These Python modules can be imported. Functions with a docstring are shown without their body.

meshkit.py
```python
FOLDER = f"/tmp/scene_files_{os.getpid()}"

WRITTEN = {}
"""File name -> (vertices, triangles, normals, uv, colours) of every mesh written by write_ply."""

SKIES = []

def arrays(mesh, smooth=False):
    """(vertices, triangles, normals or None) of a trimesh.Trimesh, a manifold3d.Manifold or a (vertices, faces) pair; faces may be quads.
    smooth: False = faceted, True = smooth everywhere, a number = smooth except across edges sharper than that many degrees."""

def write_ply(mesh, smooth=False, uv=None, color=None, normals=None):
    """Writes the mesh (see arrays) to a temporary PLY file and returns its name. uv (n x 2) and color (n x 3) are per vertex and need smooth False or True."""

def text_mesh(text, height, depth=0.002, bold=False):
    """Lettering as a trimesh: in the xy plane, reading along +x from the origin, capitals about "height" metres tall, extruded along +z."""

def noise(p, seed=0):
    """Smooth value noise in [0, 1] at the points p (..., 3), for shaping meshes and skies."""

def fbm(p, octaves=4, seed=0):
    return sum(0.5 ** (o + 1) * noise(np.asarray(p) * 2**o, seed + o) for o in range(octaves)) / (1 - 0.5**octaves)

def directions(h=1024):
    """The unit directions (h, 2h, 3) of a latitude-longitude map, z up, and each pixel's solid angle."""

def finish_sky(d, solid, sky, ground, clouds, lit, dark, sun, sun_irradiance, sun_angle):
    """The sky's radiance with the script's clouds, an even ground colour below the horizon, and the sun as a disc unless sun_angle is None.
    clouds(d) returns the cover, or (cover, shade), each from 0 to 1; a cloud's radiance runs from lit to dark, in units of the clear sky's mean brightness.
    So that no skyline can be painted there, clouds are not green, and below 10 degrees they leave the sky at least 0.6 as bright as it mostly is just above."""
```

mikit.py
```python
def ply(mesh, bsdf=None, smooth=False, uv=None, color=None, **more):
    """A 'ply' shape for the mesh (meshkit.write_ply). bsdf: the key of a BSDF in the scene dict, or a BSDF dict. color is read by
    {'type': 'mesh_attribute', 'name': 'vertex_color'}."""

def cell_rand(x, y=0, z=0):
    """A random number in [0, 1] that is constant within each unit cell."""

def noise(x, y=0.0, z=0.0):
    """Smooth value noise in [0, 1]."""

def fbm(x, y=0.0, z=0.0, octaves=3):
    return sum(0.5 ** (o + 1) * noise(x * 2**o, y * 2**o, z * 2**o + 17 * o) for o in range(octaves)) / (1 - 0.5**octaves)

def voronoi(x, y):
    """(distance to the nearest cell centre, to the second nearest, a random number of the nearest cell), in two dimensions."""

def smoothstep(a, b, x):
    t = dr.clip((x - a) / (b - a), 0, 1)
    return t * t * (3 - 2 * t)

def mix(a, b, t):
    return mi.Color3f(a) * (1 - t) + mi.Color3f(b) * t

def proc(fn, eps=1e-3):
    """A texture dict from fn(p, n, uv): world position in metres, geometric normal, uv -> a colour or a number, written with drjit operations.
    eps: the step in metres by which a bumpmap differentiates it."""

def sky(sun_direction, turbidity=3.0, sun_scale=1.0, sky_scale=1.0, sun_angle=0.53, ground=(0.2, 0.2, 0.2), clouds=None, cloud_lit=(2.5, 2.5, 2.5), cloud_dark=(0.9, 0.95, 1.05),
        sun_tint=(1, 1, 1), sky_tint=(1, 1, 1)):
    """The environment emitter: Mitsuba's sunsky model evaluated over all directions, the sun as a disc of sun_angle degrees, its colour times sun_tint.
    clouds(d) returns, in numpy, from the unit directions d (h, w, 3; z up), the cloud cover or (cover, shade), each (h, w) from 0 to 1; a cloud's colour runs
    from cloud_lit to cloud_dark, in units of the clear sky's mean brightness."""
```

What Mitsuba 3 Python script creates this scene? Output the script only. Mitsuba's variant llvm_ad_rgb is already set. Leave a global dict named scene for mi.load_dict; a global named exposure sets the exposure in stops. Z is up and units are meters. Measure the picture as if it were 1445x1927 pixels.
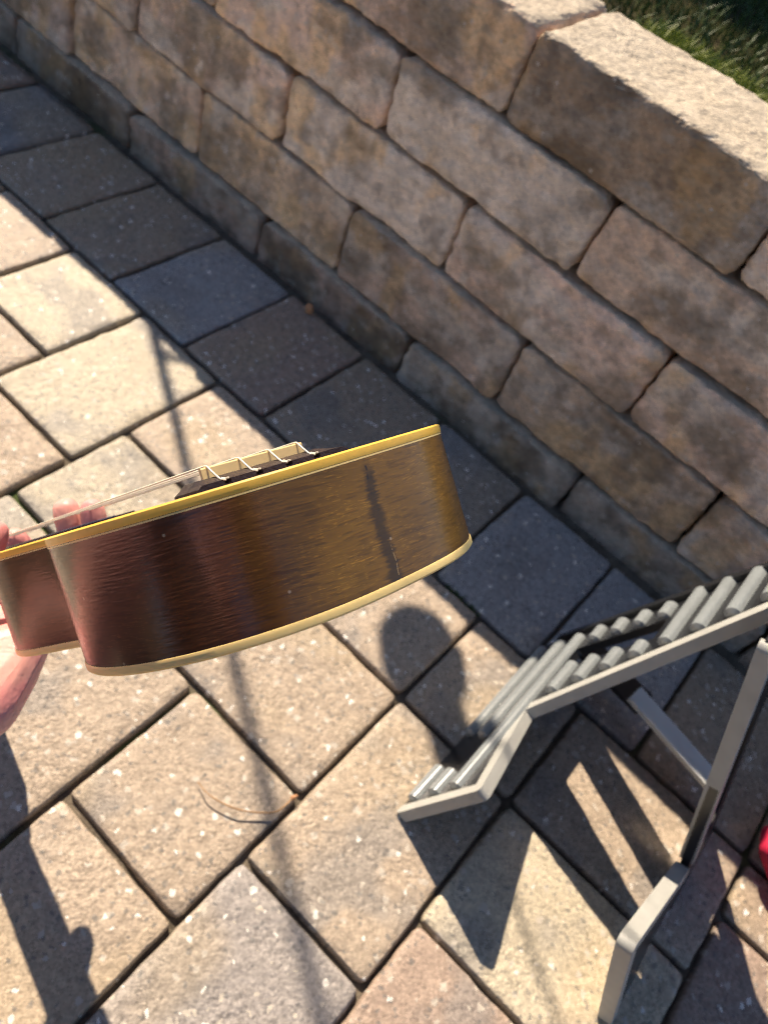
import math, random
import numpy as np
import trimesh
import manifold3d as m3
from shapely.geometry import Polygon, LineString, box as sbox
from scipy.interpolate import CubicSpline
import drjit as dr
import mitsuba as mi
import mikit
import meshkit
from mikit import proc, noise, fbm, voronoi, cell_rand, smoothstep, mix

random.seed(7)
RNG = np.random.default_rng(7)
T = mi.ScalarTransform4f
scene, labels = {'type': 'scene'}, {}

# ------------------------------------------------------------------ camera, sky, exposure
# world: x runs along the retaining wall, y points into it, z is up, patio at z = 0
CAM = np.array([0.0, 0.0, 0.72])
CR = np.array([[0.72248312, 0.63621144, 0.2706532],
               [0.65070489, -0.49340073, -0.57718183],
               [-0.2336692, 0.59311949, -0.77045959]])      # rows: camera right, down, forward
scene['camera'] = {
    'type': 'thinlens', 'fov': 2 * math.degrees(math.atan(722.5 / 1500.0)), 'fov_axis': 'x',
    'to_world': T().look_at(origin=CAM.tolist(), target=(CAM + CR[2]).tolist(), up=(-CR[1]).tolist()),
    'aperture_radius': 0.0010, 'focus_distance': 0.305, 'near_clip': 0.02, 'far_clip': 200.0}
AX, AY = 0.94, 0.537              # shadow run along x and -y per metre of height
SUN = np.array([-AX, AY, 1.0])
scene['sky'] = mikit.sky(SUN.tolist(), turbidity=3, sky_scale=0.58, sky_tint=(1.0, 0.99, 1.03), sun_tint=(0.96, 0.99, 1.09))
exposure = 2.6

# ------------------------------------------------------------------ helpers
def numbered(key):
    if key not in scene:
        return key
    n = 1
    while f'{key}_{n:03d}' in scene:
        n += 1
    return f'{key}_{n:03d}'

def put(key, mesh, bsdf, smooth=False, **kw):
    key = numbered(key)
    scene[key] = mikit.ply(mesh, bsdf, smooth=smooth, **kw)
    return key

def tag(key, label=None, category=None, group=None, kind=None):
    d = {}
    if label: d['label'] = label
    if category: d['category'] = category
    if group: d['group'] = group
    if kind: d['kind'] = kind
    labels[key] = d

def tri(mf):
    m = mf.to_mesh()
    return trimesh.Trimesh(np.array(m.vert_properties[:, :3], float), np.array(m.tri_verts), process=False)

def ease(n):
    """grid positions in [-1, 1], closer together near the ends"""
    t = np.linspace(-1, 1, n + 1)
    return np.sign(t) * (1 - (1 - np.abs(t)) ** 1.5)

def cube_grid(nx, ny, nz):
    """a closed cube surface of grid faces on [-1, 1]^3"""
    V, F, off = [], [], 0
    for ax, (na, nb) in ((0, (ny, nz)), (1, (nx, nz)), (2, (nx, ny))):
        for sg in (-1, 1):
            a, b = np.meshgrid(ease(na), ease(nb), indexing='ij')
            P = np.zeros(a.shape + (3,))
            o = [k for k in range(3) if k != ax]
            P[..., ax], P[..., o[0]], P[..., o[1]] = sg, a, b
            idx = np.arange(a.size).reshape(a.shape) + off
            q = np.stack([idx[:-1, :-1], idx[1:, :-1], idx[1:, 1:], idx[:-1, 1:]], -1).reshape(-1, 4)
            flip = (sg > 0) == (ax == 1)
            if flip: q = q[:, ::-1]
            V.append(P.reshape(-1, 3)); F.append(q); off += a.size
    V, F = np.vstack(V), np.vstack(F)
    F = np.vstack([F[:, [0, 1, 2]], F[:, [0, 2, 3]]])
    key = np.round(V, 6)
    u, inv = np.unique(key, axis=0, return_inverse=True)
    return u, inv.ravel()[F]

_grids = {}
def stone(centre, half, r, n, seed, rough=0.0015, scale=60.0, lump=0.002, corner=0.0):
    """a tumbled block: rounded box pushed in and out by noise"""
    if n not in _grids: _grids[n] = cube_grid(*n)
    V, F = _grids[n]
    half = np.asarray(half, float)
    p = V * half
    inner = np.maximum(half - r, 1e-4)
    q = np.clip(p, -inner, inner)
    d = p - q
    L = np.linalg.norm(d, axis=1, keepdims=True)
    nrm = d / np.maximum(L, 1e-9)
    out = q + nrm * r
    if corner and half[2] < half[1] and half[2] < 0.031 and half[1] > 0.03 and corner < 0.012:      # a paver: corners in plan
        c2 = np.clip(out[:, :2], -(half[:2] - corner), half[:2] - corner)
        d2 = out[:, :2] - c2; L2 = np.linalg.norm(d2, axis=1, keepdims=True)
        out[:, :2] = c2 + d2 * np.minimum(1, corner / np.maximum(L2, 1e-9))
    elif corner:                    # rounder corners within the face
        c2 = np.clip(out[:, [0, 2]], -(half[[0, 2]] - corner), half[[0, 2]] - corner)
        d2 = out[:, [0, 2]] - c2; L2 = np.linalg.norm(d2, axis=1, keepdims=True)
        out[:, [0, 2]] = c2 + d2 * np.minimum(1, corner / np.maximum(L2, 1e-9))
    s = np.array([seed * 3.17, seed * 1.31, seed * 7.7])
    w = (meshkit.fbm(out * scale + s, 3, seed % 50) - 0.5) * 2 * rough + (meshkit.noise(out * 14 + s, seed % 40) - 0.5) * 2 * lump
    out = out + nrm * w[:, None]
    return trimesh.Trimesh(out + np.asarray(centre), F, process=False)

def tube(path, r, n=8, cap=True):
    """a round bar along a polyline, radius one number or one per point"""
    P = np.asarray(path, float)
    r = np.broadcast_to(np.asarray(r, float), len(P))
    t = np.gradient(P, axis=0); t /= np.linalg.norm(t, axis=1, keepdims=True)
    a = np.array([0.31, 0.17, 0.93]); a = a - t[0] * (a @ t[0]); a /= np.linalg.norm(a)
    V = []
    for i in range(len(P)):
        a = a - t[i] * (a @ t[i]); a /= np.linalg.norm(a); b = np.cross(t[i], a)
        th = np.linspace(0, 2 * np.pi, n, endpoint=False)
        V.append(P[i] + r[i] * (np.cos(th)[:, None] * a + np.sin(th)[:, None] * b))
    V = np.vstack(V); F = []
    for i in range(len(P) - 1):
        for k in range(n):
            k2 = (k + 1) % n
            F += [(i * n + k, i * n + k2, (i + 1) * n + k2), (i * n + k, (i + 1) * n + k2, (i + 1) * n + k)]
    if cap:
        V = np.vstack([V, P[:1] , P[-1:]]); c0, c1 = len(V) - 2, len(V) - 1
        for k in range(n):
            k2 = (k + 1) % n
            F += [(c0, k2, k), (c1, (len(P) - 1) * n + k, (len(P) - 1) * n + k2)]
    return trimesh.Trimesh(V, np.array(F), process=False)

def lathe(profile, n=32):
    return trimesh.creation.revolve(np.asarray(profile, float), sections=n)

def ball(c, r, n=14):
    s = m3.Manifold.sphere(r, n)
    return s.translate(tuple(float(x) for x in c))

def chain(pts, rad, n=14):
    """hulls of neighbouring spheres, joined"""
    out = m3.Manifold()
    for i in range(len(pts) - 1):
        out = out + m3.Manifold.batch_hull([ball(pts[i], rad[i], n), ball(pts[i + 1], rad[i + 1], n)])
    return out

# ------------------------------------------------------------------ materials
def bsdf(key, d, two=True):
    scene[key] = {'type': 'twosided', 'bsdf': d} if two else d

def rgb(*c): return {'type': 'rgb', 'value': list(c)}

def plain(key, col, rough=0.5, spec=0.5, metal=0.0, **kw):
    bsdf(key, {'type': 'principled', 'base_color': rgb(*col), 'roughness': rough, 'specular': spec, 'metallic': metal, **kw})

plain('black_plastic', (0.013, 0.014, 0.016), 0.28, 0.5)

# pavers: uv.x picks the tone of a paver, uv.y its brightness
def paver_col(p, n, uv):
    x, y, z = p.x, p.y, p.z
    t = uv.x
    tan, rose, grey, buff = (0.375, 0.302, 0.222), (0.355, 0.268, 0.205), (0.285, 0.28, 0.268), (0.455, 0.395, 0.285)
    cloud = fbm(x * 16 + t * 37, y * 16 + t * 53, z * 5, 3)
    cloud2 = fbm(x * 9 + t * 91, y * 9, 4.0, 2)
    c = mix(tan, rose, smoothstep(0.18, 0.34, t))
    c = mix(c, grey, smoothstep(0.55, 0.68, t))
    c = mix(c, buff, smoothstep(0.80, 0.90, t))
    c = mix(c, (0.215, 0.205, 0.19), smoothstep(0.54, 0.74, cloud) * 0.55)
    c = mix(c, (0.40, 0.315, 0.20), smoothstep(0.52, 0.72, cloud2) * 0.5)
    c = c * uv.y
    sand = noise(x * 620, y * 620, z * 620)
    sand2 = noise(x * 260 + 9, y * 260, z * 260)
    c = c * (0.52 + 0.62 * sand + 0.34 * sand2)
    x = x + 0.0035 * (noise(x * 330, y * 330, 1.0) - 0.5)
    y = y + 0.0035 * (noise(x * 330, y * 330, 9.0) - 0.5)
    # aggregate: pale quartz grains, dark and bluish chips
    f1, _, w1 = voronoi(x * 95, y * 95)
    r1 = 0.10 + 0.26 * cell_rand(w1 * 9999.0, 3)
    pale = (1 - smoothstep(r1 * 0.7, r1, f1)) * dr.select(w1 > 0.74, 1.0, 0.0)
    f2, _, w2 = voronoi(x * 150 + 40, y * 150 + 7)
    dark = (1 - smoothstep(0.18, 0.34, f2)) * dr.select(w2 > 0.80, 1.0, 0.0)
    f3, _, w3 = voronoi(x * 44 + 3, y * 44 + 11)
    r3 = 0.055 + 0.085 * cell_rand(w3 * 9999.0, 5)
    big = (1 - smoothstep(r3 * 0.75, r3, f3)) * dr.select(w3 > 0.60, 1.0, 0.0)
    c = mix(c, (0.50, 0.45, 0.37), pale * 0.9)
    c = mix(c, (0.13, 0.13, 0.125), dark * 0.6)
    c = mix(c, (0.74, 0.70, 0.62), big * 0.95)
    # dirt in the joints
    return mix((0.045, 0.038, 0.030), c, smoothstep(-0.012, -0.0015, z))

def paver_bump(p, n, uv):
    x, y, z = p.x, p.y, p.z
    f3, _, w3 = voronoi(x * 44 + 3, y * 44 + 11)
    pit = noise(x * 420, y * 420, z * 420) + 0.6 * noise(x * 900, y * 900, z * 900) + 1.2 * noise(x * 170, y * 170, z * 170)
    return pit * 0.00060

bsdf('paver_concrete', {'type': 'bumpmap', 'arbitrary': proc(paver_bump, 4e-4), 'scale': 1.0, 'bsdf': {
    'type': 'principled', 'base_color': proc(paver_col), 'roughness': 0.62, 'specular': 0.42}})

def wall_col(p, n, uv):
    x, y, z = p.x, p.y, p.z
    t = uv.x
    brown, rose, grey, ochre = (0.58, 0.415, 0.27), (0.68, 0.49, 0.36), (0.61, 0.505, 0.39), (0.72, 0.47, 0.23)
    a = fbm(x * 13 + t * 71, y * 13, z * 20 + t * 33, 3)
    b = fbm(x * 24 + t * 17, y * 24, z * 12 + 5, 3)
    k = fbm(x * 11 + t * 41, y * 11, z * 13 + t * 13, 4)
    q = fbm(x * 46 + t * 9, y * 46, z * 30 + 2, 3)
    streak = fbm(x * 75, y * 40, z * 9 + t * 20, 3)
    c = mix(brown, rose, smoothstep(0.2, 0.5, t))
    c = mix(c, grey, smoothstep(0.62, 0.8, t))
    c = mix(c, grey, smoothstep(0.44, 0.60, a) * 0.85)
    c = mix(c, ochre, smoothstep(0.52, 0.68, b) * 0.65)
    c = mix(c, (0.20, 0.145, 0.09), smoothstep(0.49, 0.64, k) * 0.65)
    c = mix(c, (0.25, 0.185, 0.13), smoothstep(0.54, 0.70, q) * 0.5)
    c = mix(c, (0.66, 0.57, 0.46), smoothstep(0.60, 0.78, fbm(x * 60 + t * 5, y * 60, z * 44 + 30, 3)) * 0.5)
    c = c * (0.66 + 0.68 * streak)
    up = smoothstep(0.55, 0.9, n.z)      # upward faces are mixed to a tan of their own
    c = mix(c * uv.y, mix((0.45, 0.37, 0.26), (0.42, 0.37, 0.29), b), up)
    grain = noise(x * 330, y * 330, z * 330) + noise(x * 130, y * 130, z * 130)
    c = c * (0.62 + 0.38 * grain)
    f, _, w = voronoi(x * 60 + 7, z * 60 + y * 60)
    c = mix(c, (0.52, 0.46, 0.38), (1 - smoothstep(0.07, 0.15, f)) * dr.select(w > 0.88, 0.7, 0.0))
    return c

def wall_bump(p, n, uv):
    x, y, z = p.x, p.y, p.z
    return (noise(x * 320, y * 320, z * 320) + 1.6 * noise(x * 120, y * 120, z * 120) + 0.5 * noise(x * 760, y * 760, z * 760)) * 0.0013

bsdf('wall_concrete', {'type': 'bumpmap', 'arbitrary': proc(wall_bump, 6e-4), 'scale': 1.0, 'bsdf': {
    'type': 'principled', 'base_color': proc(wall_col), 'roughness': 0.8, 'specular': 0.3}})

def sand_col(p, n, uv):
    g = noise(p.x * 700, p.y * 700) * 0.6 + noise(p.x * 90, p.y * 90) * 0.6
    moss = smoothstep(0.62, 0.8, fbm(p.x * 9 + 3, p.y * 9, 0.0, 2))
    return mix((0.13, 0.108, 0.080), (0.06, 0.085, 0.03), moss) * (0.5 + g)
bsdf('joint_sand', {'type': 'diffuse', 'reflectance': proc(sand_col)})
bsdf('soil', {'type': 'diffuse', 'reflectance': proc(lambda p, n, uv: mix((0.030, 0.034, 0.014), (0.06, 0.05, 0.03), noise(p.x * 60, p.y * 60)))})

# ------------------------------------------------------------------ patio
A = 0.14292                     # one paver module (six inch class), joint included
X0, Y0 = 0.01764, 0.5375        # module origin: front edge of the border course along the wall
put('patio', trimesh.creation.box(extents=[16, 8, 0.02], transform=trimesh.transformations.translation_matrix([0, -2.6, -0.0195])), 'joint_sand')
tag('patio', kind='structure')

tiles = []                      # (x0, x1, y0, y1) in modules
for i in range(-13, 9):         # border course, laid across, against the wall
    tiles.append((i, i + 1, 0.0, 1.385))
known = [(-5.5, -4.5, -1, 0), (-4.5, -3.5, -1.5, 0), (-3.5, -2.0, -1, 0), (-3.5, -2.0, -2, -1), (-2.0, -0.5, -1, 0), (-2.0, -0.5, -2, -1),
         (-0.5, 0.5, -1, 0), (-0.5, 0.5, -2.5, -1), (0.5, 2.0, -1, 0), (0.5, 2.0, -2, -1), (-1.5, -0.5, -3, -2), (-2.5, -1.5, -3.5, -2),
         (-1.5, -0.5, -4, -3), (-0.5, 0.5, -4, -2.5), (0.5, 1.5, -3.5, -2), (1.5, 2.5, -3, -2), (2.0, 3.0, -2, -0.5), (2.0, 3.5, -0.5, 0), (3.0, 4.0, -1.5, -0.5),
         (-5.0, -3.5, -2.5, -1.5), (-6.0, -4.5, -1.5, -1) if False else (-6.5, -5.5, -1.5, 0), (-5.5, -5.0, -2, -1) if False else (-6.0, -5.0, -2.5, -1.5),
         (-5.5, -4.5, -1.5, -1), (-3.5, -2.5, -3.5, -2), (-4.5, -3.5, -4, -2.5), (-2.5, -1.5, -4.5, -3.5)]
tiles += known
occ = set()
def cells(t): return [(a, b) for a in range(round(t[0] * 2), round(t[1] * 2)) for b in range(round(t[2] * 2), round(t[3] * 2))]
for t in known: occ.update(cells(t))
rt = random.Random(3)
for b in range(-1, -15, -1):
    for a in range(-18, 14):
        if (a, b) in occ: continue
        opts = [(2, 2), (3, 2), (2, 3)]; rt.shuffle(opts); opts += [(2, 1), (1, 2), (1, 1)]
        for w, h in opts:
            cs = [(a + i, b - j) for i in range(w) for j in range(h)]
            if all(c not in occ for c in cs):
                occ.update(cs); tiles.append((a / 2, (a + w) / 2, (b - h + 1) / 2, (b + 1) / 2)); break

TONE = {}                       # tones read for the pavers in view
def tone(t):
    return TONE.get((t[0], t[3]))
TONE.update({(-0.5, -2.5): (0.62, 1.02), (0.5, -1): (0.93, 1.05), (-1.5, -2): (0.10, 1.0), (-1.5, -3): (0.12, 1.06), (-2.5, -2): (0.05, 1.0), (-0.5, -1): (0.14, 1.05),
             (-2.0, -1): (0.08, 1.0), (0.5, -2): (0.35, 1.0), (-3.5, -1): (0.92, 0.92), (-4.5, 0): (0.93, 0.98), (-5.5, 0): (0.90, 1.0), (-3.5, 0): (0.15, 1.05),
             (-5.0, -1.5): (0.58, 1.0), (-2.0, 0): (0.1, 1.05), (-0.5, 0): (0.1, 1.0), (0.5, 0): (0.16, 1.0), (2.0, -0.5): (0.45, 0.9)})
for i, t in enumerate(tiles):
    g = 0.0016
    x0, x1, y0, y1 = X0 + t[0] * A + g / 2, X0 + t[1] * A - g / 2, Y0 + t[2] * A + g / 2, Y0 + t[3] * A - g / 2
    h = 0.030
    dz, tilt = (rt.random() - 0.5) * 0.0022, [(rt.random() - 0.5) * 0.008 for _ in range(2)]
    n = (16, 16, 4) if (t[1] - t[0]) == (t[3] - t[2]) else ((24, 16, 4) if t[1] - t[0] > t[3] - t[2] else (16, 24, 4))
    if t[0] < -7 or t[0] > 4 or t[1 + 1] < -4.5: n = (6, 6, 2)
    cx, cy = (x0 + x1) / 2, (y0 + y1) / 2
    m = stone((0, 0, 0), ((x1 - x0) / 2 - 0.0004, (y1 - y0) / 2 - 0.0004, h), 0.0075, n, 100 + i, rough=0.0019, scale=75, lump=0.0015, corner=0.010)
    v = m.vertices
    v[:, 2] += v[:, 0] * tilt[0] + v[:, 1] * tilt[1] - h + dz
    v[:, 0] += cx; v[:, 1] += cy
    tn = tone(t)
    if tn is None:
        if t[2] == 0.0:
            b = rt.choice([(0.36, 0.90), (0.70, 0.85), (0.72, 1.1), (0.38, 1.0), (0.12, 0.85), (0.70, 0.95)])
            tn = b
        else:
            tn = (rt.choice([0.05, 0.1, 0.14, 0.3, 0.6, 0.92]), 0.92 + 0.14 * rt.random())
    put('patio__paver', trimesh.Trimesh(v, m.faces, process=False), 'paver_concrete', smooth=True, uv=np.tile([tn[0] + rt.random() * 0.02, tn[1]], (len(v), 1)))

# ------------------------------------------------------------------ retaining wall
WF = 0.757                      # front face
LEN = 0.2823
ZC = [-0.045, 0.0555, 0.161, 0.2598, 0.357, 0.451]
JX = [-0.0843, 0.0525, -0.0843, 0.0617, -0.0813]
core = trimesh.creation.box(extents=[5.6, 0.09, 0.40], transform=trimesh.transformations.translation_matrix([-0.6, WF + 0.085, 0.20]))
tag('retaining_wall', 'low garden retaining wall of tumbled brown and grey concrete blocks beside the patio', 'wall')
plain('joint_shade_fill', (0.03, 0.027, 0.024), 0.9, 0.1)  # near black, so the shadow in the block joints is painted on the core
put('retaining_wall__core', core, 'joint_shade_fill')
rw = random.Random(11)
WT = {(4, -1): (0.05, 0.62), (4, -2): (0.42, 0.95), (3, -1): (0.35, 1.02), (3, 0): (0.10, 0.95)}
for c in range(5):
    z0, z1 = ZC[c], ZC[c + 1]
    for i in range(-8, 7):
        jitter0, jitter1 = 0.0, 0.0
        x0 = JX[c] + i * LEN + 0.0015
        x1 = x0 + LEN - 0.0030
        vis = -1.5 < x1 and x0 < 0.6
        zz0, zz1 = z0 + 0.0012, z1 - 0.0012
        back = 0.148 if c == 4 else 0.12
        hy = back / 2
        push = (rw.random() - 0.5) * 0.006 + (-0.006 if c == 0 else 0.0)
        n = (56, 26, 26) if vis else (10, 6, 6)
        if c < 4 and vis: n = (48, 12, 22)
        m = stone((0, 0, 0), ((x1 - x0) / 2, hy, (zz1 - zz0) / 2), 0.0085, n, 300 + c * 20 + i, rough=0.0036 if c < 4 else 0.0026, scale=85 if c < 4 else 150, lump=0.0036, corner=0.017 if c < 4 else 0.013)
        v = m.vertices.copy()
        a = (rw.random() - 0.5) * 0.02
        v[:, 1] += v[:, 0] * a
        v += [(x0 + x1) / 2, WF + hy + push, (zz0 + zz1) / 2]
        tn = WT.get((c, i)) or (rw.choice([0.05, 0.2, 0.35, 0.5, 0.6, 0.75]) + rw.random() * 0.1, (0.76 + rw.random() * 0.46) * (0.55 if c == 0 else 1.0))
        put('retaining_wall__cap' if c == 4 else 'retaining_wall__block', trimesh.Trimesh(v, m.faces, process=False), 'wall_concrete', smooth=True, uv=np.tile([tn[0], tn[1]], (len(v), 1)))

# ------------------------------------------------------------------ lawn and grass
LZ = 0.418
lawn = trimesh.creation.box(extents=[30, 20, 0.4], transform=trimesh.transformations.translation_matrix([0, 10.86, LZ - 0.2]))
put('lawn', lawn, 'soil'); tag('lawn', kind='structure')
def grass_col(p, n, uv):
    c = mix((0.028, 0.062, 0.014), (0.075, 0.11, 0.022), noise(p.x * 25, p.y * 25, 3.0))
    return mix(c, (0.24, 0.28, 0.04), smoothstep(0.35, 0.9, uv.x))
bsdf('grass_blade', {'type': 'principled', 'base_color': proc(grass_col), 'roughness': 0.55, 'specular': 0.35})
def blades(n, xr, yr, hmin, hmax, w, seed, tone_fn):
    r = np.random.default_rng(seed)
    x, y = r.uniform(*xr, n), r.uniform(*yr, n)
    h, th = r.uniform(hmin, hmax, n), r.uniform(0, 2 * np.pi, n)
    lean = r.uniform(0.2, 0.9, n) * h
    ph = r.uniform(0, 2 * np.pi, n)
    ww = w * r.uniform(0.6, 1.2, n)
    dx, dy = np.cos(th) * ww, np.sin(th) * ww
    lx, ly = np.cos(ph) * lean, np.sin(ph) * lean
    z = np.full(n, LZ - 0.004)
    V = np.stack([np.stack([x - dx, y - dy, z], 1), np.stack([x + dx, y + dy, z], 1),
                  np.stack([x - dx * .8 + lx * .35, y - dy * .8 + ly * .35, z + h * .6], 1), np.stack([x + dx * .8 + lx * .35, y + dy * .8 + ly * .35, z + h * .6], 1),
                  np.stack([x + lx, y + ly, z + h], 1)], 1)
    F = (np.array([[0, 1, 3], [0, 3, 2], [2, 3, 4]])[None] + 5 * np.arange(n)[:, None, None]).reshape(-1, 3)
    t = np.repeat(tone_fn(x, y, r), 5)
    return V.reshape(-1, 3), F, np.stack([t, t], 1)
g1 = blades(36000, (-1.3, 0.7), (0.910, 1.75), 0.010, 0.028, 0.0012, 5, lambda x, y, r: r.uniform(0, 0.35, len(x)))
g2 = blades(4200, (-0.345, -0.15), (0.906, 1.00), 0.010, 0.030, 0.0011, 6, lambda x, y, r: r.uniform(0.6, 1.0, len(x)))  # sunlight on this tuft is also painted into its brighter blade tone
gv = np.vstack([g1[0], g2[0]]); gf = np.vstack([g1[1], g2[1] + len(g1[0])]); gu = np.vstack([g1[2], g2[2]])
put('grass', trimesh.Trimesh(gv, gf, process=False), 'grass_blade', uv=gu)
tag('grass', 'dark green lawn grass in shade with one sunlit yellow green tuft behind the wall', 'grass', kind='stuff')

# an unseen hedge added beyond the lawn, shaped to keep it in shade
bsdf('hedge_leaf', {'type': 'principled', 'base_color': proc(lambda p, n, uv: mix((0.03, 0.06, 0.015), (0.07, 0.11, 0.03), noise(p.x * 8, p.y * 8, p.z * 8))), 'roughness': 0.5, 'specular': 0.4})
plain('bark', (0.12, 0.09, 0.06), 0.9, 0.2)
for k in range(5):
    key = 'added_shade_shrub' if k == 0 else f'added_shade_shrub_{k:03d}'
    tag(key, 'unseen tall hedge shrub added beyond the lawn to shade it', 'shrub', 'added shade shrubs beyond the lawn')
    xa, xb = -7.0 + k * 1.3, -7.0 + (k + 1) * 1.3
    r = np.random.default_rng(50 + k)
    n = 11000
    P = np.stack([r.uniform(xa - .1, xb + .1, n), r.uniform(2.6, 3.5, n), 0.45 + r.uniform(0, 1, n) ** 0.75 * 4.6], 1)
    xs = P[:, 0] + AX * (P[:, 2] - LZ)
    ys = P[:, 1] - AY * (P[:, 2] - LZ)
    lim = 0.945 + 0.02 * np.sin(xs * 9) + np.where(np.abs(xs + 0.245) < 0.22, 0.25, 0.0)  # foliage cut along the sun direction, with a dip that lights the tuft
    P = P[ys > lim]; n = len(P)
    a = r.normal(size=(n, 3)); a /= np.linalg.norm(a, axis=1, keepdims=True)
    b = np.cross(a, r.normal(size=(n, 3))); b /= np.linalg.norm(b, axis=1, keepdims=True)
    s = r.uniform(0.035, 0.06, (n, 1))
    V = np.stack([P - a * s, P + b * s * .45, P + a * s, P - b * s * .45], 1).reshape(-1, 3)
    F = (np.array([[0, 1, 2], [0, 2, 3]])[None] + 4 * np.arange(n)[:, None, None]).reshape(-1, 3)
    put(key + '__foliage', trimesh.Trimesh(V, F, process=False), 'hedge_leaf')
    put(key + '__trunk', tube([((xa + xb) / 2, 3.05, 0.42), ((xa + xb) / 2 + .05, 3.05, 1.6), ((xa + xb) / 2, 3.1, 3.2)], [.06, .045, .02]), 'bark')

# shepherd's hook and feeder behind the wall (out of the picture, their shadows cross the patio)
plain('black_iron', (0.02, 0.02, 0.02), 0.5)
plain('red_plastic', (0.45, 0.03, 0.03), 0.35)
tag('shepherds_hook', 'thin black iron shepherds hook standing in the lawn behind the wall', 'garden hook')
px, py = -1.385, 0.976
put('shepherds_hook__pole', tube([(px, py, 0.3), (px, py, 2.35)], 0.0065), 'black_iron')
put('shepherds_hook__crossbar', tube([(px, py, 0.877), (px + 0.05, py + 0.03, 0.877)], 0.005), 'black_iron')
fx, fy, fz = -0.8615, 0.8985, 0.85
put('shepherds_hook__arm', tube([(px, py, 2.3), (px + .2, py - .03, 2.42), (fx - .05, fy + .005, 2.42), (fx, fy, 2.36)], 0.0042), 'black_iron')
tag('bird_feeder', 'hanging bird feeder with a round base and a narrow bottle', 'bird feeder')
put('bird_feeder__base', lathe([(0, -.047), (.024, -.041), (.041, -.024), (.047, 0), (.043, .018), (.030, .032), (0, .034)]).apply_translation([fx, fy, fz]), 'red_plastic', smooth=40)
put('bird_feeder__bottle', lathe([(0, .034), (.023, .034), (.026, .10), (.026, .15), (.012, .17), (0, .17)]).apply_translation([fx, fy, fz]), 'red_plastic', smooth=40)
put('bird_feeder__hanger', tube([(fx, fy, fz + .165), (fx, fy, 2.362)], 0.003), 'black_iron')

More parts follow.
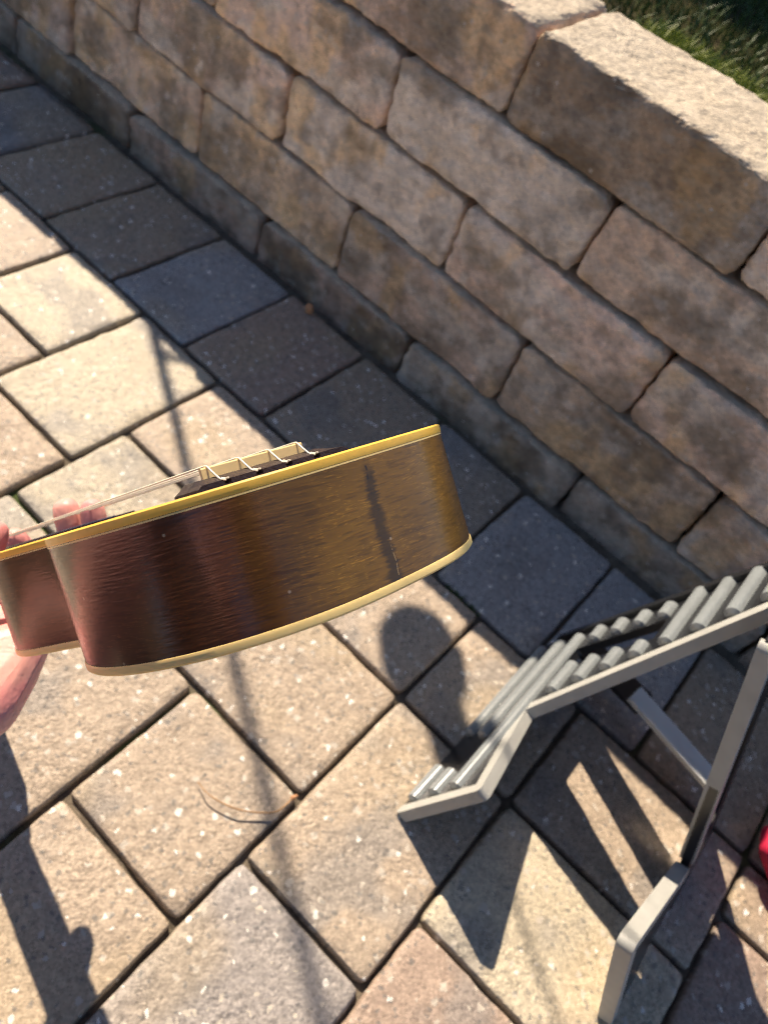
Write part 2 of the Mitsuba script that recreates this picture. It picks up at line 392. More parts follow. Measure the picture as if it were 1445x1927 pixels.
# ------------------------------------------------------------------ ukulele
UM = np.array([[-0.5767, -0.14494, -0.80399], [-0.09644, -0.96517, 0.24318], [-0.81124, 0.21778, 0.54264]])   # columns: u along the neck, v across, w out of the top
UO = np.array([-0.09929, 0.20723, 0.48119])
UU, _, UVt = np.linalg.svd(UM); UM = UU @ UVt
SC = 0.87                       # soprano size
UO = CAM + SC * (UO - CAM)
def uk(P): return SC * (np.asarray(P, float) @ UM.T) + UO
def umesh(m):
    m = m.copy(); m.vertices = uk(m.vertices); return m
K, DEP = 1.211, 0.062
half = np.array([(0, 0), (.003, .030), (.018, .058), (.045, .077), (.075, .0815), (.105, .073), (.130, .057), (.152, .0495), (.172, .0535), (.195, .060), (.220, .056), (.240, .038), (.246, .018), (.247, 0)]) * K
full = np.vstack([half, (half[1:-1] * [1, -1])[::-1], half[:1]])
dd = np.r_[0, np.cumsum(np.linalg.norm(np.diff(full, axis=0), axis=1))]
NO = 420
out2 = CubicSpline(dd, full, bc_type='periodic')(np.linspace(0, dd[-1], NO, endpoint=False))
nx_ = np.roll(out2, -1, 0) - np.roll(out2, 1, 0); nrm2 = np.stack([nx_[:, 1], -nx_[:, 0]], 1); nrm2 /= np.linalg.norm(nrm2, axis=1, keepdims=True)
if (nrm2[0] @ [-1, 0]) < 0: nrm2 = -nrm2
arc = np.r_[0, np.cumsum(np.linalg.norm(np.diff(np.vstack([out2, out2[:1]]), axis=0), axis=1))]
LA = arc[-1]

def ring(profile, closed=True):
    """sweep a profile of (outward offset, w) round the body outline"""
    prof = np.asarray(profile, float); k = len(prof)
    V = np.concatenate([np.c_[out2 + nrm2 * o, np.full(NO, w)] for o, w in prof])
    F = []
    for j in range(k if closed else k - 1):
        j2 = (j + 1) % k
        a = np.arange(NO); b = (a + 1) % NO
        F.append(np.stack([j * NO + a, j * NO + b, j2 * NO + b, j2 * NO + a], 1))
    F = np.vstack(F)
    return trimesh.Trimesh(V, np.vstack([F[:, [0, 1, 2]], F[:, [0, 2, 3]]]), process=False)

def side_mesh():
    ws = np.linspace(-0.0042, -DEP + 0.0042, 12)
    V, UVs = [], []
    idx = np.r_[np.arange(NO), 0]
    for w in ws:
        V.append(np.c_[out2[idx], np.full(NO + 1, w)])
        s = arc.copy(); UVs.append(np.c_[s, np.full(NO + 1, w)])
    F = []
    a = np.arange(NO)
    for j in range(len(ws) - 1):
        F.append(np.stack([j * (NO + 1) + a, j * (NO + 1) + a + 1, (j + 1) * (NO + 1) + a + 1, (j + 1) * (NO + 1) + a], 1))
    F = np.vstack(F)
    m = trimesh.Trimesh(np.vstack(V), np.vstack([F[:, [0, 1, 2]], F[:, [0, 2, 3]]]), process=False)
    c = m.triangles_center; fn = m.face_normals
    if (np.c_[c[:, 0] - 0.12, c[:, 1]] * fn[:, :2]).sum() < 0: m.faces = m.faces[:, ::-1]
    return m, np.vstack(UVs)

def side_col(p, n, uv):
    s, w = uv.x, uv.y
    s = dr.select(s > LA / 2, s - LA, s)
    wave = w + 0.0022 * fbm(s * 28, w * 60, 1.0, 2) - s * 0.03
    g1 = noise(s * 150, wave * 1300)
    g2 = noise(s * 260 + 5, wave * 2300)
    g3 = 0.5 * fbm(s * 26, w * 60, 2.0, 2) + 0.5 * fbm(s * 90, wave * 700, 2.0, 2)
    figure = fbm(s * 40 + w * 12, w * 26, 8.0, 2)
    amber = smoothstep(0.085, 0.030, dr.abs(s))        # amber round the tail joint, darker brown towards the sides
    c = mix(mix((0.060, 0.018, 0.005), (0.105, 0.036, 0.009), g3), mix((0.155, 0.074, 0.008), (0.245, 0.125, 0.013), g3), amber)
    c = c * (0.78 + 0.45 * figure)
    c = c * (1.0 - 0.25 * smoothstep(0.55, 0.85, g1))
    g4 = noise(s * 420 + 2, wave * 3000 + 11)
    fleck = smoothstep(0.62, 0.95, g4) * smoothstep(0.25, 0.7, noise(s * 70, w * 120, 4.0))
    c = mix(c, c * 1.8, fleck * 0.7)
    c = mix(c, c * 1.4, smoothstep(0.68, 0.95, g2) * 0.5)
    # tail joint: a dark ragged stain with a pale crack low down
    cen = 0.0058 + 0.0035 * smoothstep(-0.004, -0.022, w) + 0.0012 * (noise(w * 260, 2.0) - 0.5)
    hw = 0.0028 + 0.0026 * noise(w * 420, 5.0) + 0.0010 * smoothstep(-0.02, -0.055, w)
    jag = 0.0026 * (noise(s * 200, wave * 1500) - 0.5) + 0.0012 * (noise(w * 130, 6.0) - 0.5)
    st = (1 - smoothstep(0.30, 1.15, dr.abs(s - cen + jag) / hw)) * smoothstep(-0.006, -0.013, w)
    c = mix(c, (0.045, 0.028, 0.008), st * 0.8)
    st2 = (1 - smoothstep(0.0002, 0.0009, dr.abs(s - 0.0088 - 0.002 * (noise(w * 300, 7.0) - 0.5)))) * smoothstep(-0.022, -0.008, w) * smoothstep(0.35, 0.6, noise(w * 900, 1.0))
    c = mix(c, (0.02, 0.014, 0.008), st2 * 0.8)
    cr = (1 - smoothstep(0.0001, 0.0003, dr.abs(s - 0.0068 - 0.0008 * (noise(w * 220, 9.0) - 0.5)))) * smoothstep(-0.041, -0.045, w) * smoothstep(0.30, 0.5, noise(w * 1300, 3.0))
    c = mix(c, (0.42, 0.27, 0.10), cr * 0.9)
    # small pale dings
    f, _, k = voronoi(s * 55 + 3, w * 55)
    ding = (1 - smoothstep(0.015, 0.05, f)) * dr.select(k > 0.86, 1.0, 0.0)
    c = mix(c, (0.45, 0.34, 0.22), ding * 0.7)
    # worn dark edge along the back binding
    return c * (0.55 + 0.45 * smoothstep(-0.0578, -0.0540, w + 0.002 * noise(s * 70, 1.0)))

def side_bump(p, n, uv):
    s, w = uv.x, uv.y
    wave = w + 0.0022 * fbm(s * 28, w * 60, 1.0, 2) - s * 0.03
    return (noise(s * 150, wave * 1300) + 0.7 * noise(s * 260 + 5, wave * 2300)) * 0.00003 + 0.00016 * noise(s * 30, w * 30)

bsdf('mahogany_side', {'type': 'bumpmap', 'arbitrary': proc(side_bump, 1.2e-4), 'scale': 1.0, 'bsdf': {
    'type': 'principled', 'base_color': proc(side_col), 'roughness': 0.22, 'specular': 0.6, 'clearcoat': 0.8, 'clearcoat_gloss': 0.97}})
bsdf('mahogany_top', {'type': 'principled', 'base_color': proc(lambda p, n, uv: mix((0.07, 0.027, 0.012), (0.12, 0.05, 0.018), noise(p.x * 90, p.y * 700, p.z * 90))), 'roughness': 0.4, 'specular': 0.5})
def bind_col(base):
    def f(p, n, uv):
        g = fbm(p.x * 60, p.y * 60, p.z * 60, 3)
        e = noise(p.x * 500, p.y * 500, p.z * 500)
        return mi.Color3f(base) * (0.86 + 0.2 * g + 0.06 * e)
    return f
bsdf('yellow_celluloid', {'type': 'principled', 'base_color': proc(bind_col((0.92, 0.55, 0.085))), 'roughness': 0.3, 'specular': 0.5})
bsdf('cream_celluloid', {'type': 'principled', 'base_color': proc(bind_col((0.90, 0.66, 0.25))), 'roughness': 0.35, 'specular': 0.5})
bsdf('bone', {'type': 'principled', 'base_color': proc(bind_col((0.82, 0.63, 0.30))), 'roughness': 0.35, 'specular': 0.5})
plain('nylon', (0.93, 0.86, 0.64), 0.3, 0.5)
def rosewood(p, n, uv):
    g = noise(p.x * 1500, p.y * 1500, p.z * 1500)
    return mix((0.016, 0.013, 0.014), (0.055, 0.034, 0.028), fbm(p.x * 120, p.y * 120, p.z * 120, 2)) * (0.6 + 0.8 * g)
bsdf('rosewood', {'type': 'bumpmap', 'arbitrary': proc(lambda p, n, uv: noise(p.x * 1800, p.y * 1800, p.z * 1800) * 0.00022, 1.5e-4), 'scale': 1.0, 'bsdf': {
    'type': 'principled', 'base_color': proc(rosewood), 'roughness': 0.36, 'specular': 0.6}})
plain('worn_rosewood', (0.26, 0.09, 0.045), 0.5)
plain('nickel', (0.6, 0.6, 0.58), 0.25, 0.5, 1.0)

tag('ukulele', 'old dark brown wooden ukulele with yellow edge binding held up in a hand', 'ukulele')
sm, suv = side_mesh()
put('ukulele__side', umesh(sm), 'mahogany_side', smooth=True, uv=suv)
put('ukulele__top_binding', umesh(ring([(-.004, -.0002), (-.0004, -.0002), (.0004, -.0009), (.0005, -.0028), (.0003, -.0043), (-.004, -.0044)])), 'yellow_celluloid', smooth=40)
put('ukulele__purfling', umesh(ring([(-.004, -.0045), (.0002, -.0045), (.0002, -.0052), (-.004, -.0053)])), 'cream_celluloid', smooth=40)
put('ukulele__back_binding', umesh(ring([(-.004, -DEP + .0046), (.0003, -DEP + .0044), (.0006, -DEP + .0032), (.0005, -DEP + .0012), (-.0004, -DEP + .0003), (-.004, -DEP)])), 'cream_celluloid', smooth=40)
inner = Polygon(out2 - nrm2 * 0.0038)
hole = sbox(0, 0, 0, 0)
from shapely.geometry import Point
top = trimesh.creation.extrude_polygon(inner.difference(Point(0.150 * K, 0).buffer(0.027, 24)), 0.0018, engine='earcut'); top.apply_translation([0, 0, -0.0021])
put('ukulele__top', umesh(top), 'mahogany_top')
back = trimesh.creation.extrude_polygon(inner, 0.002, engine='earcut'); back.apply_translation([0, 0, -DEP + 0.0003])
put('ukulele__back', umesh(back), 'mahogany_top')

# bridge, saddle, strings
US, SP = 0.0805, 0.0186
def bridge_mesh():
    """long low block, slanted behind the saddle, its two ends swept down"""
    xs = np.array([-.0500, -.0470, -.0395, -.0380, 0, .0365, .0380, .0415, .0436])
    secs = []
    for v in xs:
        e = min(1.0, max(0.0, ((0.0436 if v > 0 else 0.050) - abs(v)) / (0.0060 if v > 0 else 0.0115))); hgt = 0.0012 + 0.0040 * e
        rear, front = US - .0135, US + .0075
        secs.append(np.array([(rear, v, 0.0), (rear, v, min(.0026, hgt)), (rear + .0035, v, min(.0034, hgt)), (US - .0026, v, hgt), (front - .0015, v, hgt), (front, v, max(hgt - .0015, .001)), (front, v, 0)]))
    k = 7; V = np.vstack(secs); F = []
    for i in range(len(xs) - 1):
        for j in range(k):
            j2 = (j + 1) % k
            F += [(i * k + j, (i + 1) * k + j, (i + 1) * k + j2), (i * k + j, (i + 1) * k + j2, i * k + j2)]
    for i, sg in ((0, 1), (len(xs) - 1, -1)):
        for j in range(1, k - 1):
            f = (i * k, i * k + j, i * k + j + 1); F.append(f if sg > 0 else f[::-1])
    m = trimesh.Trimesh(V, np.array(F)); trimesh.repair.fix_normals(m); return m
bm = bridge_mesh()
try:
    M = m3.Manifold(m3.Mesh(np.array(bm.vertices, np.float32), np.array(bm.faces, np.uint32)))
    for i in range(4):
        v = (i - 1.5) * SP
        M = M - m3.Manifold.cube([.0075, .0042, .006]).translate([US - .0165, v - .0021, .0006]) - m3.Manifold.cube([.008, .0011, .006]).translate([US - .0105, v - .00055, .0016])
    if M.num_tri() > 40: bm = tri(M)
except Exception as ex:
    print('bridge', ex)
put('ukulele__bridge', umesh(bm), 'rosewood')
sad = trimesh.creation.box(extents=[.0022, 4 * SP + .003, .0052]); sad.apply_translation([US, 0, .0082])
sad = trimesh.creation.extrude_polygon(Polygon([(-.0009, .004), (.0009, .004), (.0009, .0098), (.0005, .0104), (-.0005, .0104), (-.0009, .0098)]), 3 * SP + .007, engine='earcut')
sad.vertices = np.c_[sad.vertices[:, 0] + US, sad.vertices[:, 2] - (3 * SP + .007) / 2, sad.vertices[:, 1]]; trimesh.repair.fix_normals(sad)
put('ukulele__bridge__saddle', umesh(sad), 'bone')
NUT = 0.50
for i in range(4):
    v = (i - 1.5) * SP
    path = [(US - .0095, v, .0026), (US - .0075, v, .0042), (US - .004, v, .0076), (US - .0012, v, .0106), (US, v, .0109), (US + .02, v * .985, .0108), (NUT, v * .52, .0085)]
    sk = put('ukulele__string', umesh(tube(path, 0.00050, 8)), 'nylon', smooth=60)
    s1 = [(US - .0112, v - .0012, .0022), (US - .0100, v + .0008, .0030), (US - .0092, v - .0004, .0036), (US - .0105, v - .0016, .0028), (US - .0135, v - .0010, .0030)]
    put(sk + '__knot', umesh(tube(s1, 0.00052, 6)), 'nylon', smooth=60)
    wn = trimesh.creation.box(extents=[.0005, .0046, .0028]); wn.apply_translation([US - .0136, v, .0014])
# neck, fretboard, headstock
HEEL = K * .247
fb = trimesh.creation.extrude_polygon(Polygon([(0.245, -.0212), (0.245, .0212), (NUT, .0175), (NUT, -.0175)]), 0.0012, engine='earcut')
put('ukulele__fretboard', umesh(fb), 'rosewood')
for i in range(14):
    u = NUT - (NUT - US) * (1 - 2 ** (-(i + 1) / 12))
    put('ukulele__fretboard__fret', umesh(trimesh.creation.box(extents=[.0014, .037, .0008], transform=trimesh.transformations.translation_matrix([u, 0, .0014]))), 'nickel')
nk = m3.Manifold.batch_hull([ball((HEEL - .004, s * .012, -.006), .0085) for s in (-1, 1)] + [ball((HEEL + .002, 0, -.050), .010)])
nk2 = m3.Manifold.batch_hull([ball((HEEL, s * .0125, -.0085), .0082) for s in (-1, 1)] + [ball((NUT, s * .010, -.0075), .0072) for s in (-1, 1)] + [ball((HEEL + .02, 0, -.014), .010)])
nk3 = m3.Manifold.batch_hull([ball((HEEL + .002, 0, -.048), .010), ball((HEEL + .03, 0, -.012), .011), ball((HEEL, .01, -.012), .009), ball((HEEL, -.01, -.012), .009)])
neck = (nk + nk2 + nk3).trim_by_plane((0, 0, -1), 0.0)
put('ukulele__neck', umesh(tri(neck)), 'mahogany_top', smooth=50)
hd = trimesh.creation.extrude_polygon(Polygon([(NUT, -.018), (NUT, .018), (NUT + .03, .03), (NUT + .10, .033), (NUT + .105, .0), (NUT + .10, -.033), (NUT + .03, -.03)]), 0.013, engine='earcut'); hd.apply_translation([0, 0, -.016])
put('ukulele__headstock', umesh(hd), 'mahogany_top')
for sx in (.045, .08):
    for sy in (-1, 1):
        pg = lathe([(0, 0), (.006, 0), (.0045, .012), (.008, .02), (.008, .026), (0, .026)], 12); pg.apply_transform(trimesh.transformations.rotation_matrix(math.pi, [1, 0, 0])); pg.apply_translation([NUT + sx, sy * .019, -.016])
        put('ukulele__headstock__tuning_peg', umesh(pg), 'bone', smooth=40)

# ------------------------------------------------------------------ person: left hand and forearm that hold the neck
def cp(px, py, z):
    """a point by direction and distance from the photographer's eye, used to lay out the joints"""
    z = z * SC
    c = np.array([(px - 722.5) / 1500 * z, (py - 963.5) / 1500 * z, z])
    return CR.T @ c + CAM
def skin_col(p, n, uv):
    a = fbm(p.x * 45, p.y * 45, p.z * 45, 3)
    c = mix((0.78, 0.38, 0.31), (0.80, 0.31, 0.28), smoothstep(0.35, 0.65, a))
    return c * (0.92 + 0.16 * noise(p.x * 300, p.y * 300, p.z * 300))
bsdf('skin', {'type': 'bumpmap', 'arbitrary': proc(lambda p, n, uv: (noise(p.x * 500, p.y * 500, p.z * 500) + 2 * noise(p.x * 130, p.y * 130, p.z * 130)) * 0.00018, 3e-4), 'scale': 1.0, 'bsdf': {
    'type': 'principled', 'base_color': proc(skin_col), 'roughness': 0.45, 'specular': 0.4}})
tag('person', 'bare left hand and forearm of a person gripping the ukulele neck at the left edge', 'person')
WR, EL = cp(-105, 1365, .50), cp(-950, 1480, .30)
fingers = [
    ([cp(70, 1195, .545), cp(160, 1120, .540), cp(186, 1020, .541), cp(174, 961, .536)], [.0100, .0088, .0080, .0072]),
    ([cp(50, 1190, .560), cp(120, 1110, .550), cp(140, 1020, .551), cp(125, 962, .546)], [.0108, .0096, .0086, .0080]),
    ([cp(25, 1185, .575), uk([.348, -.030, -.046]), uk([.350, -.030, -.034]), uk([.342, -.024, -.024])], [.0112, .0098, .0088, .0080]),
    ([cp(-5, 1180, .590), uk([.426, -.019, -.034]), uk([.422, -.019, -.014]), uk([.416, -.009, .006])], [.0112, .0096, .0086, .0078])]
thumb = ([cp(-70, 1290, .515), cp(-62, 1180, .525), cp(-45, 1080, .535), cp(-12, 1006, .540)], [.0155, .0125, .0105, .0088])
palm = m3.Manifold.batch_hull([ball(fingers[0][0][0], .0105), ball(fingers[3][0][0], .011), ball(cp(-30, 1330, .515), .019), ball(cp(20, 1255, .535), .017), ball(cp(-70, 1250, .525), .017)])
hand = palm + m3.Manifold.batch_hull([ball(cp(-30, 1330, .515), .019), ball(cp(20, 1262, .534), .0165), ball(WR, .0215), ball(cp(-70, 1260, .525), .016)])
for pts, rad in fingers + [thumb]:
    hand = hand + chain(pts, rad)
# the rest of the photographer (behind the camera): seated on the patio, the other hand holds the phone that takes the picture
BACK = -CR[2]
HEAD = CAM + BACK * .33 + np.array([.02, -.02, .03])
SHL, SHR = np.array([-.12, -.47, .78]), np.array([.24, -.40, .78])
NECK = np.array([.075, -.40, .84])
HIP = np.array([.10, -.62, .16])
hand = hand + chain([WR, WR * .7 + EL * .3, EL], [.022, .029, .040], 20) + chain([EL, SHL], [.040, .050], 20)
PH = CAM + CR[0] * .075 + CR[1] * .05 - CR[2] * .02          # where the other hand meets the phone
WR2 = PH + CR[1] * .05 - CR[2] * .09 + CR[0] * .03
EL2 = (WR2 + SHR) / 2 + np.array([.10, -.03, -.16])
hand = hand + chain([SHR, EL2, WR2, PH + CR[1] * .02 - CR[2] * .025], [.050, .038, .026, .020], 20)
for k in range(4):
    b0 = PH + CR[1] * (.035 - k * .021) - CR[2] * .018
    hand = hand + chain([b0 + CR[1] * .012, b0 + CR[0] * .014 + CR[2] * .012, b0 + CR[0] * .004 + CR[2] * .026, b0 - CR[0] * .022 + CR[2] * .026 + CR[1] * .004], [.010, .009, .008, .0075])
hand = hand + chain([PH + CR[1] * .05 - CR[2] * .02, PH + CR[1] * .03 - CR[2] * .032 - CR[0] * .02, PH + CR[1] * .0 - CR[2] * .028 - CR[0] * .045], [.013, .011, .009])
fwd = CR[2] * .9 + np.array([0, 0, .1]); fwd /= np.linalg.norm(fwd)
upv = np.array([0, 0, 1.0]) - fwd * fwd[2]; upv /= np.linalg.norm(upv); lat = np.cross(upv, fwd)
def hp(a, b, c): return HEAD + lat * a + upv * b + fwd * c
head = m3.Manifold.batch_hull([ball(hp(0, .03, -.015), .088, 28), ball(hp(0, -.055, .045), .040, 24), ball(hp(.035, -.02, .035), .042, 20), ball(hp(-.035, -.02, .035), .042, 20)])
head = head + m3.Manifold.batch_hull([ball(hp(0, .005, .078), .008), ball(hp(0, -.03, .098), .010), ball(hp(.014, -.035, .08), .008), ball(hp(-.014, -.035, .08), .008)])
for sx in (-1, 1): head = head + m3.Manifold.batch_hull([ball(hp(sx * .082, .015, -.01), .010), ball(hp(sx * .080, -.025, -.005), .008)])
hand = hand + head + chain([hp(0, -.04, -.02), NECK, (SHL + SHR) / 2], [.052, .056, .075], 20) + chain([SHL, (SHL + SHR) / 2, SHR], [.05, .08, .05], 20)
hand = hand.refine_to_length(0.006)
hm = tri(hand); hm.merge_vertices()
hm = trimesh.smoothing.filter_taubin(hm, lamb=.5, nu=.52, iterations=14)
put('person', hm, 'skin', smooth=True)
plain('navy_cotton', (0.018, 0.022, 0.035), 0.9, 0.15)
plain('grey_denim', (0.05, 0.055, 0.07), 0.9, 0.15)
plain('dark_hair', (0.03, 0.02, 0.014), 0.6, 0.3)
shirt = m3.Manifold.batch_hull([ball(SHL, .066, 20), ball(SHR, .066, 20), ball((SHL + SHR) / 2 + [0, -.02, -.02], .10, 24), ball(HIP + [-.10, 0, .12], .10, 24), ball(HIP + [.10, 0, .12], .10, 24), ball((SHL + SHR) / 2 + [.0, .03, -.2], .10, 24)])
shirt = shirt + chain([SHL, SHL * .5 + EL * .5], [.064, .058], 20) + chain([SHR, SHR * .5 + EL2 * .5], [.064, .055], 20)
sh = tri(shirt.refine_to_length(.015)); sh = trimesh.smoothing.filter_taubin(sh, lamb=.5, nu=.52, iterations=8)
put('person__shirt', sh, 'navy_cotton', smooth=True)
legs = m3.Manifold()
for sx, kn, ft in ((-1, np.array([-.22, -.34, .30]), np.array([-.30, -.42, .05])), (1, np.array([.50, -.36, .30]), np.array([.48, -.48, .05]))):
    legs = legs + chain([HIP + [sx * .09, 0, .02], kn, ft], [.10, .07, .05], 20)
legs = legs + m3.Manifold.batch_hull([ball(HIP + [-.09, 0, .06], .11, 20), ball(HIP + [.09, 0, .06], .11, 20)])
put('person__trousers', tri(legs.refine_to_length(.02)), 'grey_denim', smooth=40)
hair = m3.Manifold.batch_hull([ball(hp(0, .042, -.030), .092, 28), ball(hp(0, .0, -.06), .07, 20)]) 
put('person__hair', tri(hair), 'dark_hair', smooth=40)
ph = trimesh.creation.box(extents=[.075, .15, .008]); R4 = np.eye(4); R4[:3, 0], R4[:3, 1], R4[:3, 2] = CR[0], CR[1], CR[2]; R4[:3, 3] = CAM + CR[0] * .022 + CR[1] * .055 - CR[2] * .012
ph.apply_transform(R4)
put('smartphone', ph, 'black_plastic')
tag('smartphone', 'black phone in the hand of the person taking the picture', 'phone')

# ------------------------------------------------------------------ instrument stand: two slotted plates hinged at the top
bsdf('grey_rubber', {'type': 'principled', 'base_color': proc(lambda p, n, uv: mi.Color3f(0.20, 0.22, 0.222) * (0.9 + 0.2 * fbm(p.x * 80, p.y * 80, p.z * 80, 2))), 'roughness': 0.22, 'specular': 0.7})
bsdf('beige_rubber', {'type': 'principled', 'base_color': proc(lambda p, n, uv: mi.Color3f(0.36, 0.36, 0.325) * (0.88 + 0.24 * fbm(p.x * 60, p.y * 60, p.z * 60, 3))), 'roughness': 0.5, 'specular': 0.4})
plain('sunlit_tone_plastic', (0.62, 0.64, 0.60), 0.4)  # sun on the grey spreader arm, painted in as a pale colour
tag('instrument_stand', 'folding black plastic instrument stand with grey ribbed rubber faces on the pavers', 'instrument stand')
def plate(x0, k, poly, t, off):
    """extrude a (y, z) outline lying in the plane x = x0 + k z by t along its outer normal"""
    q = math.sqrt(1 + k * k)
    nrm = np.array([-1, 0, k]) / q * (1 if k > 0 else -1)
    polys = getattr(poly, 'geoms', [poly]); ms = []
    for g in polys:
        m = trimesh.creation.extrude_polygon(g, t, engine='earcut')
        v = m.vertices
        P = np.c_[x0 + k * v[:, 1], v[:, 0], v[:, 1]] + nrm * (v[:, 2:3] + off)
        ms.append(trimesh.Trimesh(P, m.faces if k < 0 else m.faces, process=True))
    m = trimesh.util.concatenate(ms); trimesh.repair.fix_normals(m)
    return m
def rib(x0, k, z, ya, yb, r=0.0070):
    q = math.sqrt(1 + k * k); nrm = np.array([-1, 0, k]) / q * (1 if k > 0 else -1); up = np.array([k, 0, 1]) / q
    th = np.linspace(0, np.pi, 9)
    prof = [(-math.cos(a) * r * 1.05, math.sin(a) ** 0.8 * r * 1.0) for a in th]
    c = np.array([x0 + k * z, 0, z]) + nrm * 0.004
    V = []
    for y, sc in ((ya, .55), (ya + .002, 1.0), (yb - .002, 1.0), (yb, .55)):
        V += [c + up * a * sc + nrm * b * sc + np.array([0, y, 0]) for a, b in prof]
    n = len(prof); F = []
    for i in range(3):
        for j in range(n - 1):
            F += [(i * n + j, (i + 1) * n + j, (i + 1) * n + j + 1), (i * n + j, (i + 1) * n + j + 1, i * n + j + 1)]
        F += [(i * n + n - 1, (i + 1) * n + n - 1, (i + 1) * n), (i * n + n - 1, (i + 1) * n, i * n)]
    for i, s in ((0, 1), (3, -1)):
        for j in range(1, n - 1):
            f = (i * n, i * n + j, i * n + j + 1); F.append(f[::s])
    m = trimesh.Trimesh(np.array(V), np.array(F)); trimesh.repair.fix_normals(m); return m
ZR = 0.317
Lx, Lk, Rx, Rk = 0.021, 0.32, 0.259, -0.43
Lpoly = Polygon([(.309, .001), (.326, .104), (.436, .071), (.498, .297), (.503, ZR - .003), (.572, ZR - .003), (.562, .10), (.560, .001)])
slotL = Polygon([(.499, .080), (.503, .187), (.526, .187), (.525, .080)])
put('instrument_stand__plate', plate(Lx, Lk, Lpoly.difference(slotL.buffer(.003)), .008, -.004), 'black_plastic')
for line in ([(.498, .297), (.436, .071)], [(.436, .071), (.326, .104)], [(.326, .104), (.309, .004)]):
    l = LineString(line)
    put('instrument_stand__plate__edging', plate(Lx, Lk, l.buffer(.0052, cap_style='round'), .011, -.0065), 'beige_rubber', smooth=40)
put('instrument_stand__plate__rim', plate(Lx, Lk, Polygon([(.558, .03), (.558, .29), (.567, .30), (.565, .03)]), .013, -.004), 'black_plastic')
def front_y(z):
    if z < .071: return .309 + .17 * z
    if z < .104: return .326 if z > .1 else max(.326, .436 - (z - .071) / .033 * .11)
    return .436 + (z - .071) / .226 * .062
for i in range(11):
    z = .013 + i * .0285
    segs = []
    if z < .071:
        a = front_y(z) + .006
        segs = [(a, .366 - .3 * z), (.412 - .3 * z, .550)] if z < .055 else [(a, .550)]
    elif z < .104:
        segs = [(.336, .43)] if False else []
        segs.append((.436 + (z - .071) / .226 * .062 + .007, .494 if z > .078 else .550))
        if z > .078: segs.append((.531, .553))
    elif z < .19:
        segs = [(front_y(z) + .007, .494), (.531, .553)]
    else:
        segs = [(front_y(z) + .007, .562)]
    for a, b in segs:
        if b - a > .012: put('instrument_stand__plate__rib', rib(Lx, Lk, z, a, b), 'grey_rubber', smooth=30)
Rpoly = Polygon([(.312, .001), (.292, .157), (.440, .052), (.454, ZR - .003), (.530, ZR - .003), (.530, .001), (.43, .001), (.425, .03), (.37, .03), (.36, .001)])
slotR = Polygon([(.475, .07), (.48, .2), (.505, .2), (.503, .07)])
put('instrument_stand__plate', plate(Rx, Rk, Rpoly.difference(slotR.buffer(.003)), .008, -.004), 'black_plastic')
for line, mt in (([(.454, .307), (.450, .060)], 'beige_rubber'), ([(.432, .058), (.292, .157)], 'beige_rubber'), ([(.292, .157), (.311, .004)], 'beige_rubber')):
    put('instrument_stand__plate_001__edging', plate(Rx, Rk, LineString(line).buffer(.0058, cap_style='round'), .0125, -.007), mt, smooth=40)
put('instrument_stand__hinge', tube([(.1225, .500, ZR - .002), (.1225, .575, ZR - .002)], .009, 14), 'black_plastic', smooth=40)
# spreader: two flat arms that meet between the plates
sp0, sp1, sp2 = np.array([.036, .567, .045]), np.array([.112, .562, .042]), np.array([.232, .546, .040])
def bar(a, b, w, h):
    d = b - a; L = np.linalg.norm(d); d = d / L; s = np.cross([0, 0, 1], d); s /= np.linalg.norm(s); u = np.cross(d, s)
    m = trimesh.creation.box(extents=[L, w, h]); R = np.eye(4); R[:3, 0], R[:3, 1], R[:3, 2], R[:3, 3] = d, s, u, (a + b) / 2
    m.apply_transform(R); return m
put('instrument_stand__spreader', bar(sp0, sp1 + [.02, 0, 0], .030, .006), 'black_plastic')
put('instrument_stand__spreader', bar(sp1 + [.004, -.003, .0065], sp2, .022, .006), 'sunlit_tone_plastic')

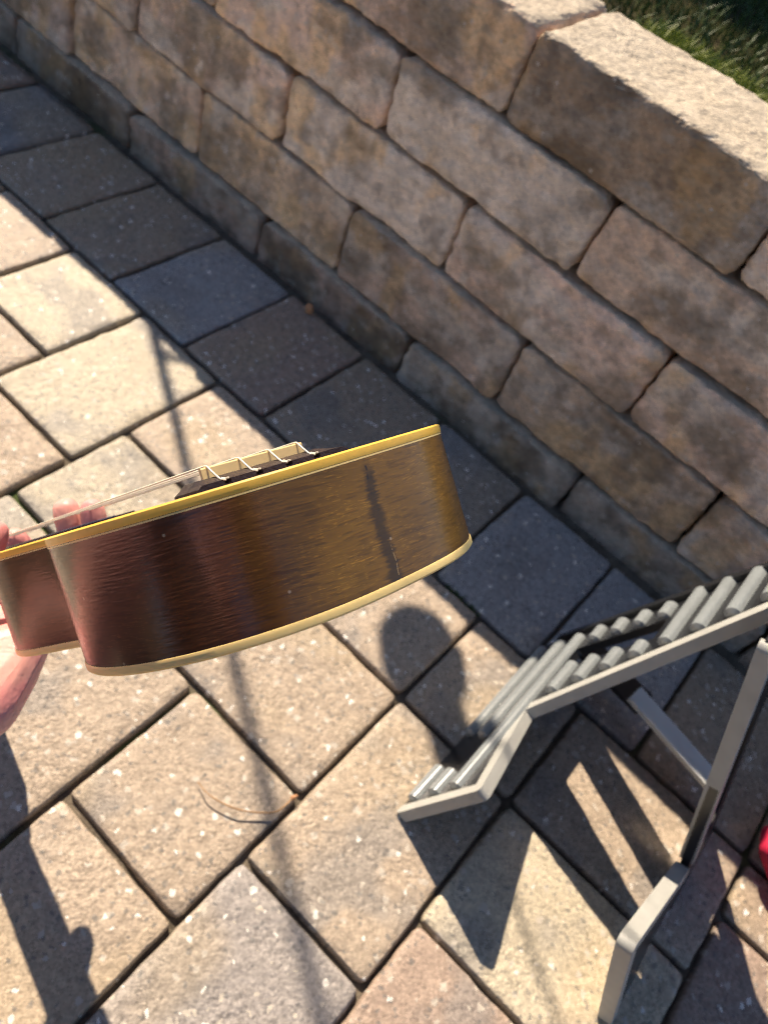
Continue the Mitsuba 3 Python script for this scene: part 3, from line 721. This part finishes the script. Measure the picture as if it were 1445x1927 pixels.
# ------------------------------------------------------------------ red bag, dry needle, leaf scrap
def cloth_blob(c, r, seed):
    m = trimesh.creation.icosphere(subdivisions=5); v = m.vertices.copy()
    n = v.copy()
    f = meshkit.noise(v * [1.2, 3.2, 1.5] + seed, 2) * .40 + np.abs(meshkit.noise(v * [1.5, 2.6, 1.6] + seed + 9, 4) - .5) * .16
    v = v * (0.72 + f)[:, None] * r; v[:, 2] = np.maximum(v[:, 2], -c[2] + .001)
    return trimesh.Trimesh(v + c, m.faces)
bsdf('red_fabric', {'type': 'principled', 'base_color': rgb(0.52, 0.018, 0.060), 'roughness': 0.7, 'specular': 0.3, 'sheen': 0.5})
put('fabric_bag', cloth_blob(np.array([.365, .553, .035]), np.array([.070, .062, .050]), 4), 'red_fabric', smooth=True)
tag('fabric_bag', 'crumpled red fabric bag on the pavers at the right edge', 'bag')
plain('dry_needle', (0.36, 0.21, 0.10), 0.6)
plain('bud_brown', (0.45, 0.22, 0.10), 0.7)
tw = np.array([(-.1267, .1931, .003), (-.1165, .1915, .0065), (-.1065, .1924, .008), (-.0872, .1995, .008), (-.0689, .2138, .006), (-.0600, .2260, .004), (-.0588, .2440, .003)])
tt = np.linspace(0, 1, len(tw)); tw = CubicSpline(tt, tw)(np.linspace(0, 1, 30))
tag('pine_needle', 'curved dry brown pine needle lying on a square tan paver', 'pine needle')
put('pine_needle__blade', tube(tw, np.linspace(.0005, .0009, 30), 6), 'dry_needle', smooth=60)
put('pine_needle__bud', tri(m3.Manifold.batch_hull([ball(tw[-1], .0022, 10), ball(tw[-1] + [.0012, .003, .001], .0016, 10)])), 'bud_brown', smooth=60)
mr = np.random.default_rng(9); mg = []
for k in range(70):
    c = np.array([-.105 + .05 * mr.random(), .5375 + .004 * (mr.random() - .5), -.006]); d = mr.normal(size=3) * .0022 + [0, 0, .0075]
    e = np.cross(d, mr.normal(size=3)); e *= .0007 / np.linalg.norm(e)
    mg.append(trimesh.Trimesh([c - e, c + e, c + d], [[0, 1, 2]], process=False))
plain('moss_green', (0.07, 0.13, 0.02), 0.7)
put('moss', trimesh.util.concatenate(mg), 'moss_green'); tag('moss', 'tiny green moss growing in the paver joint beside the wall shadow', 'moss', kind='stuff')
lf = trimesh.creation.icosphere(subdivisions=3); lf.vertices = lf.vertices * [.006, .004, .009] * (0.75 + .5 * meshkit.noise(lf.vertices * 2.5, 3))[:, None] + [-.512, .722, .009]
put('dry_leaf', lf, 'bud_brown', smooth=True); tag('dry_leaf', 'tiny curled rust brown dry leaf at the foot of the wall', 'leaf')
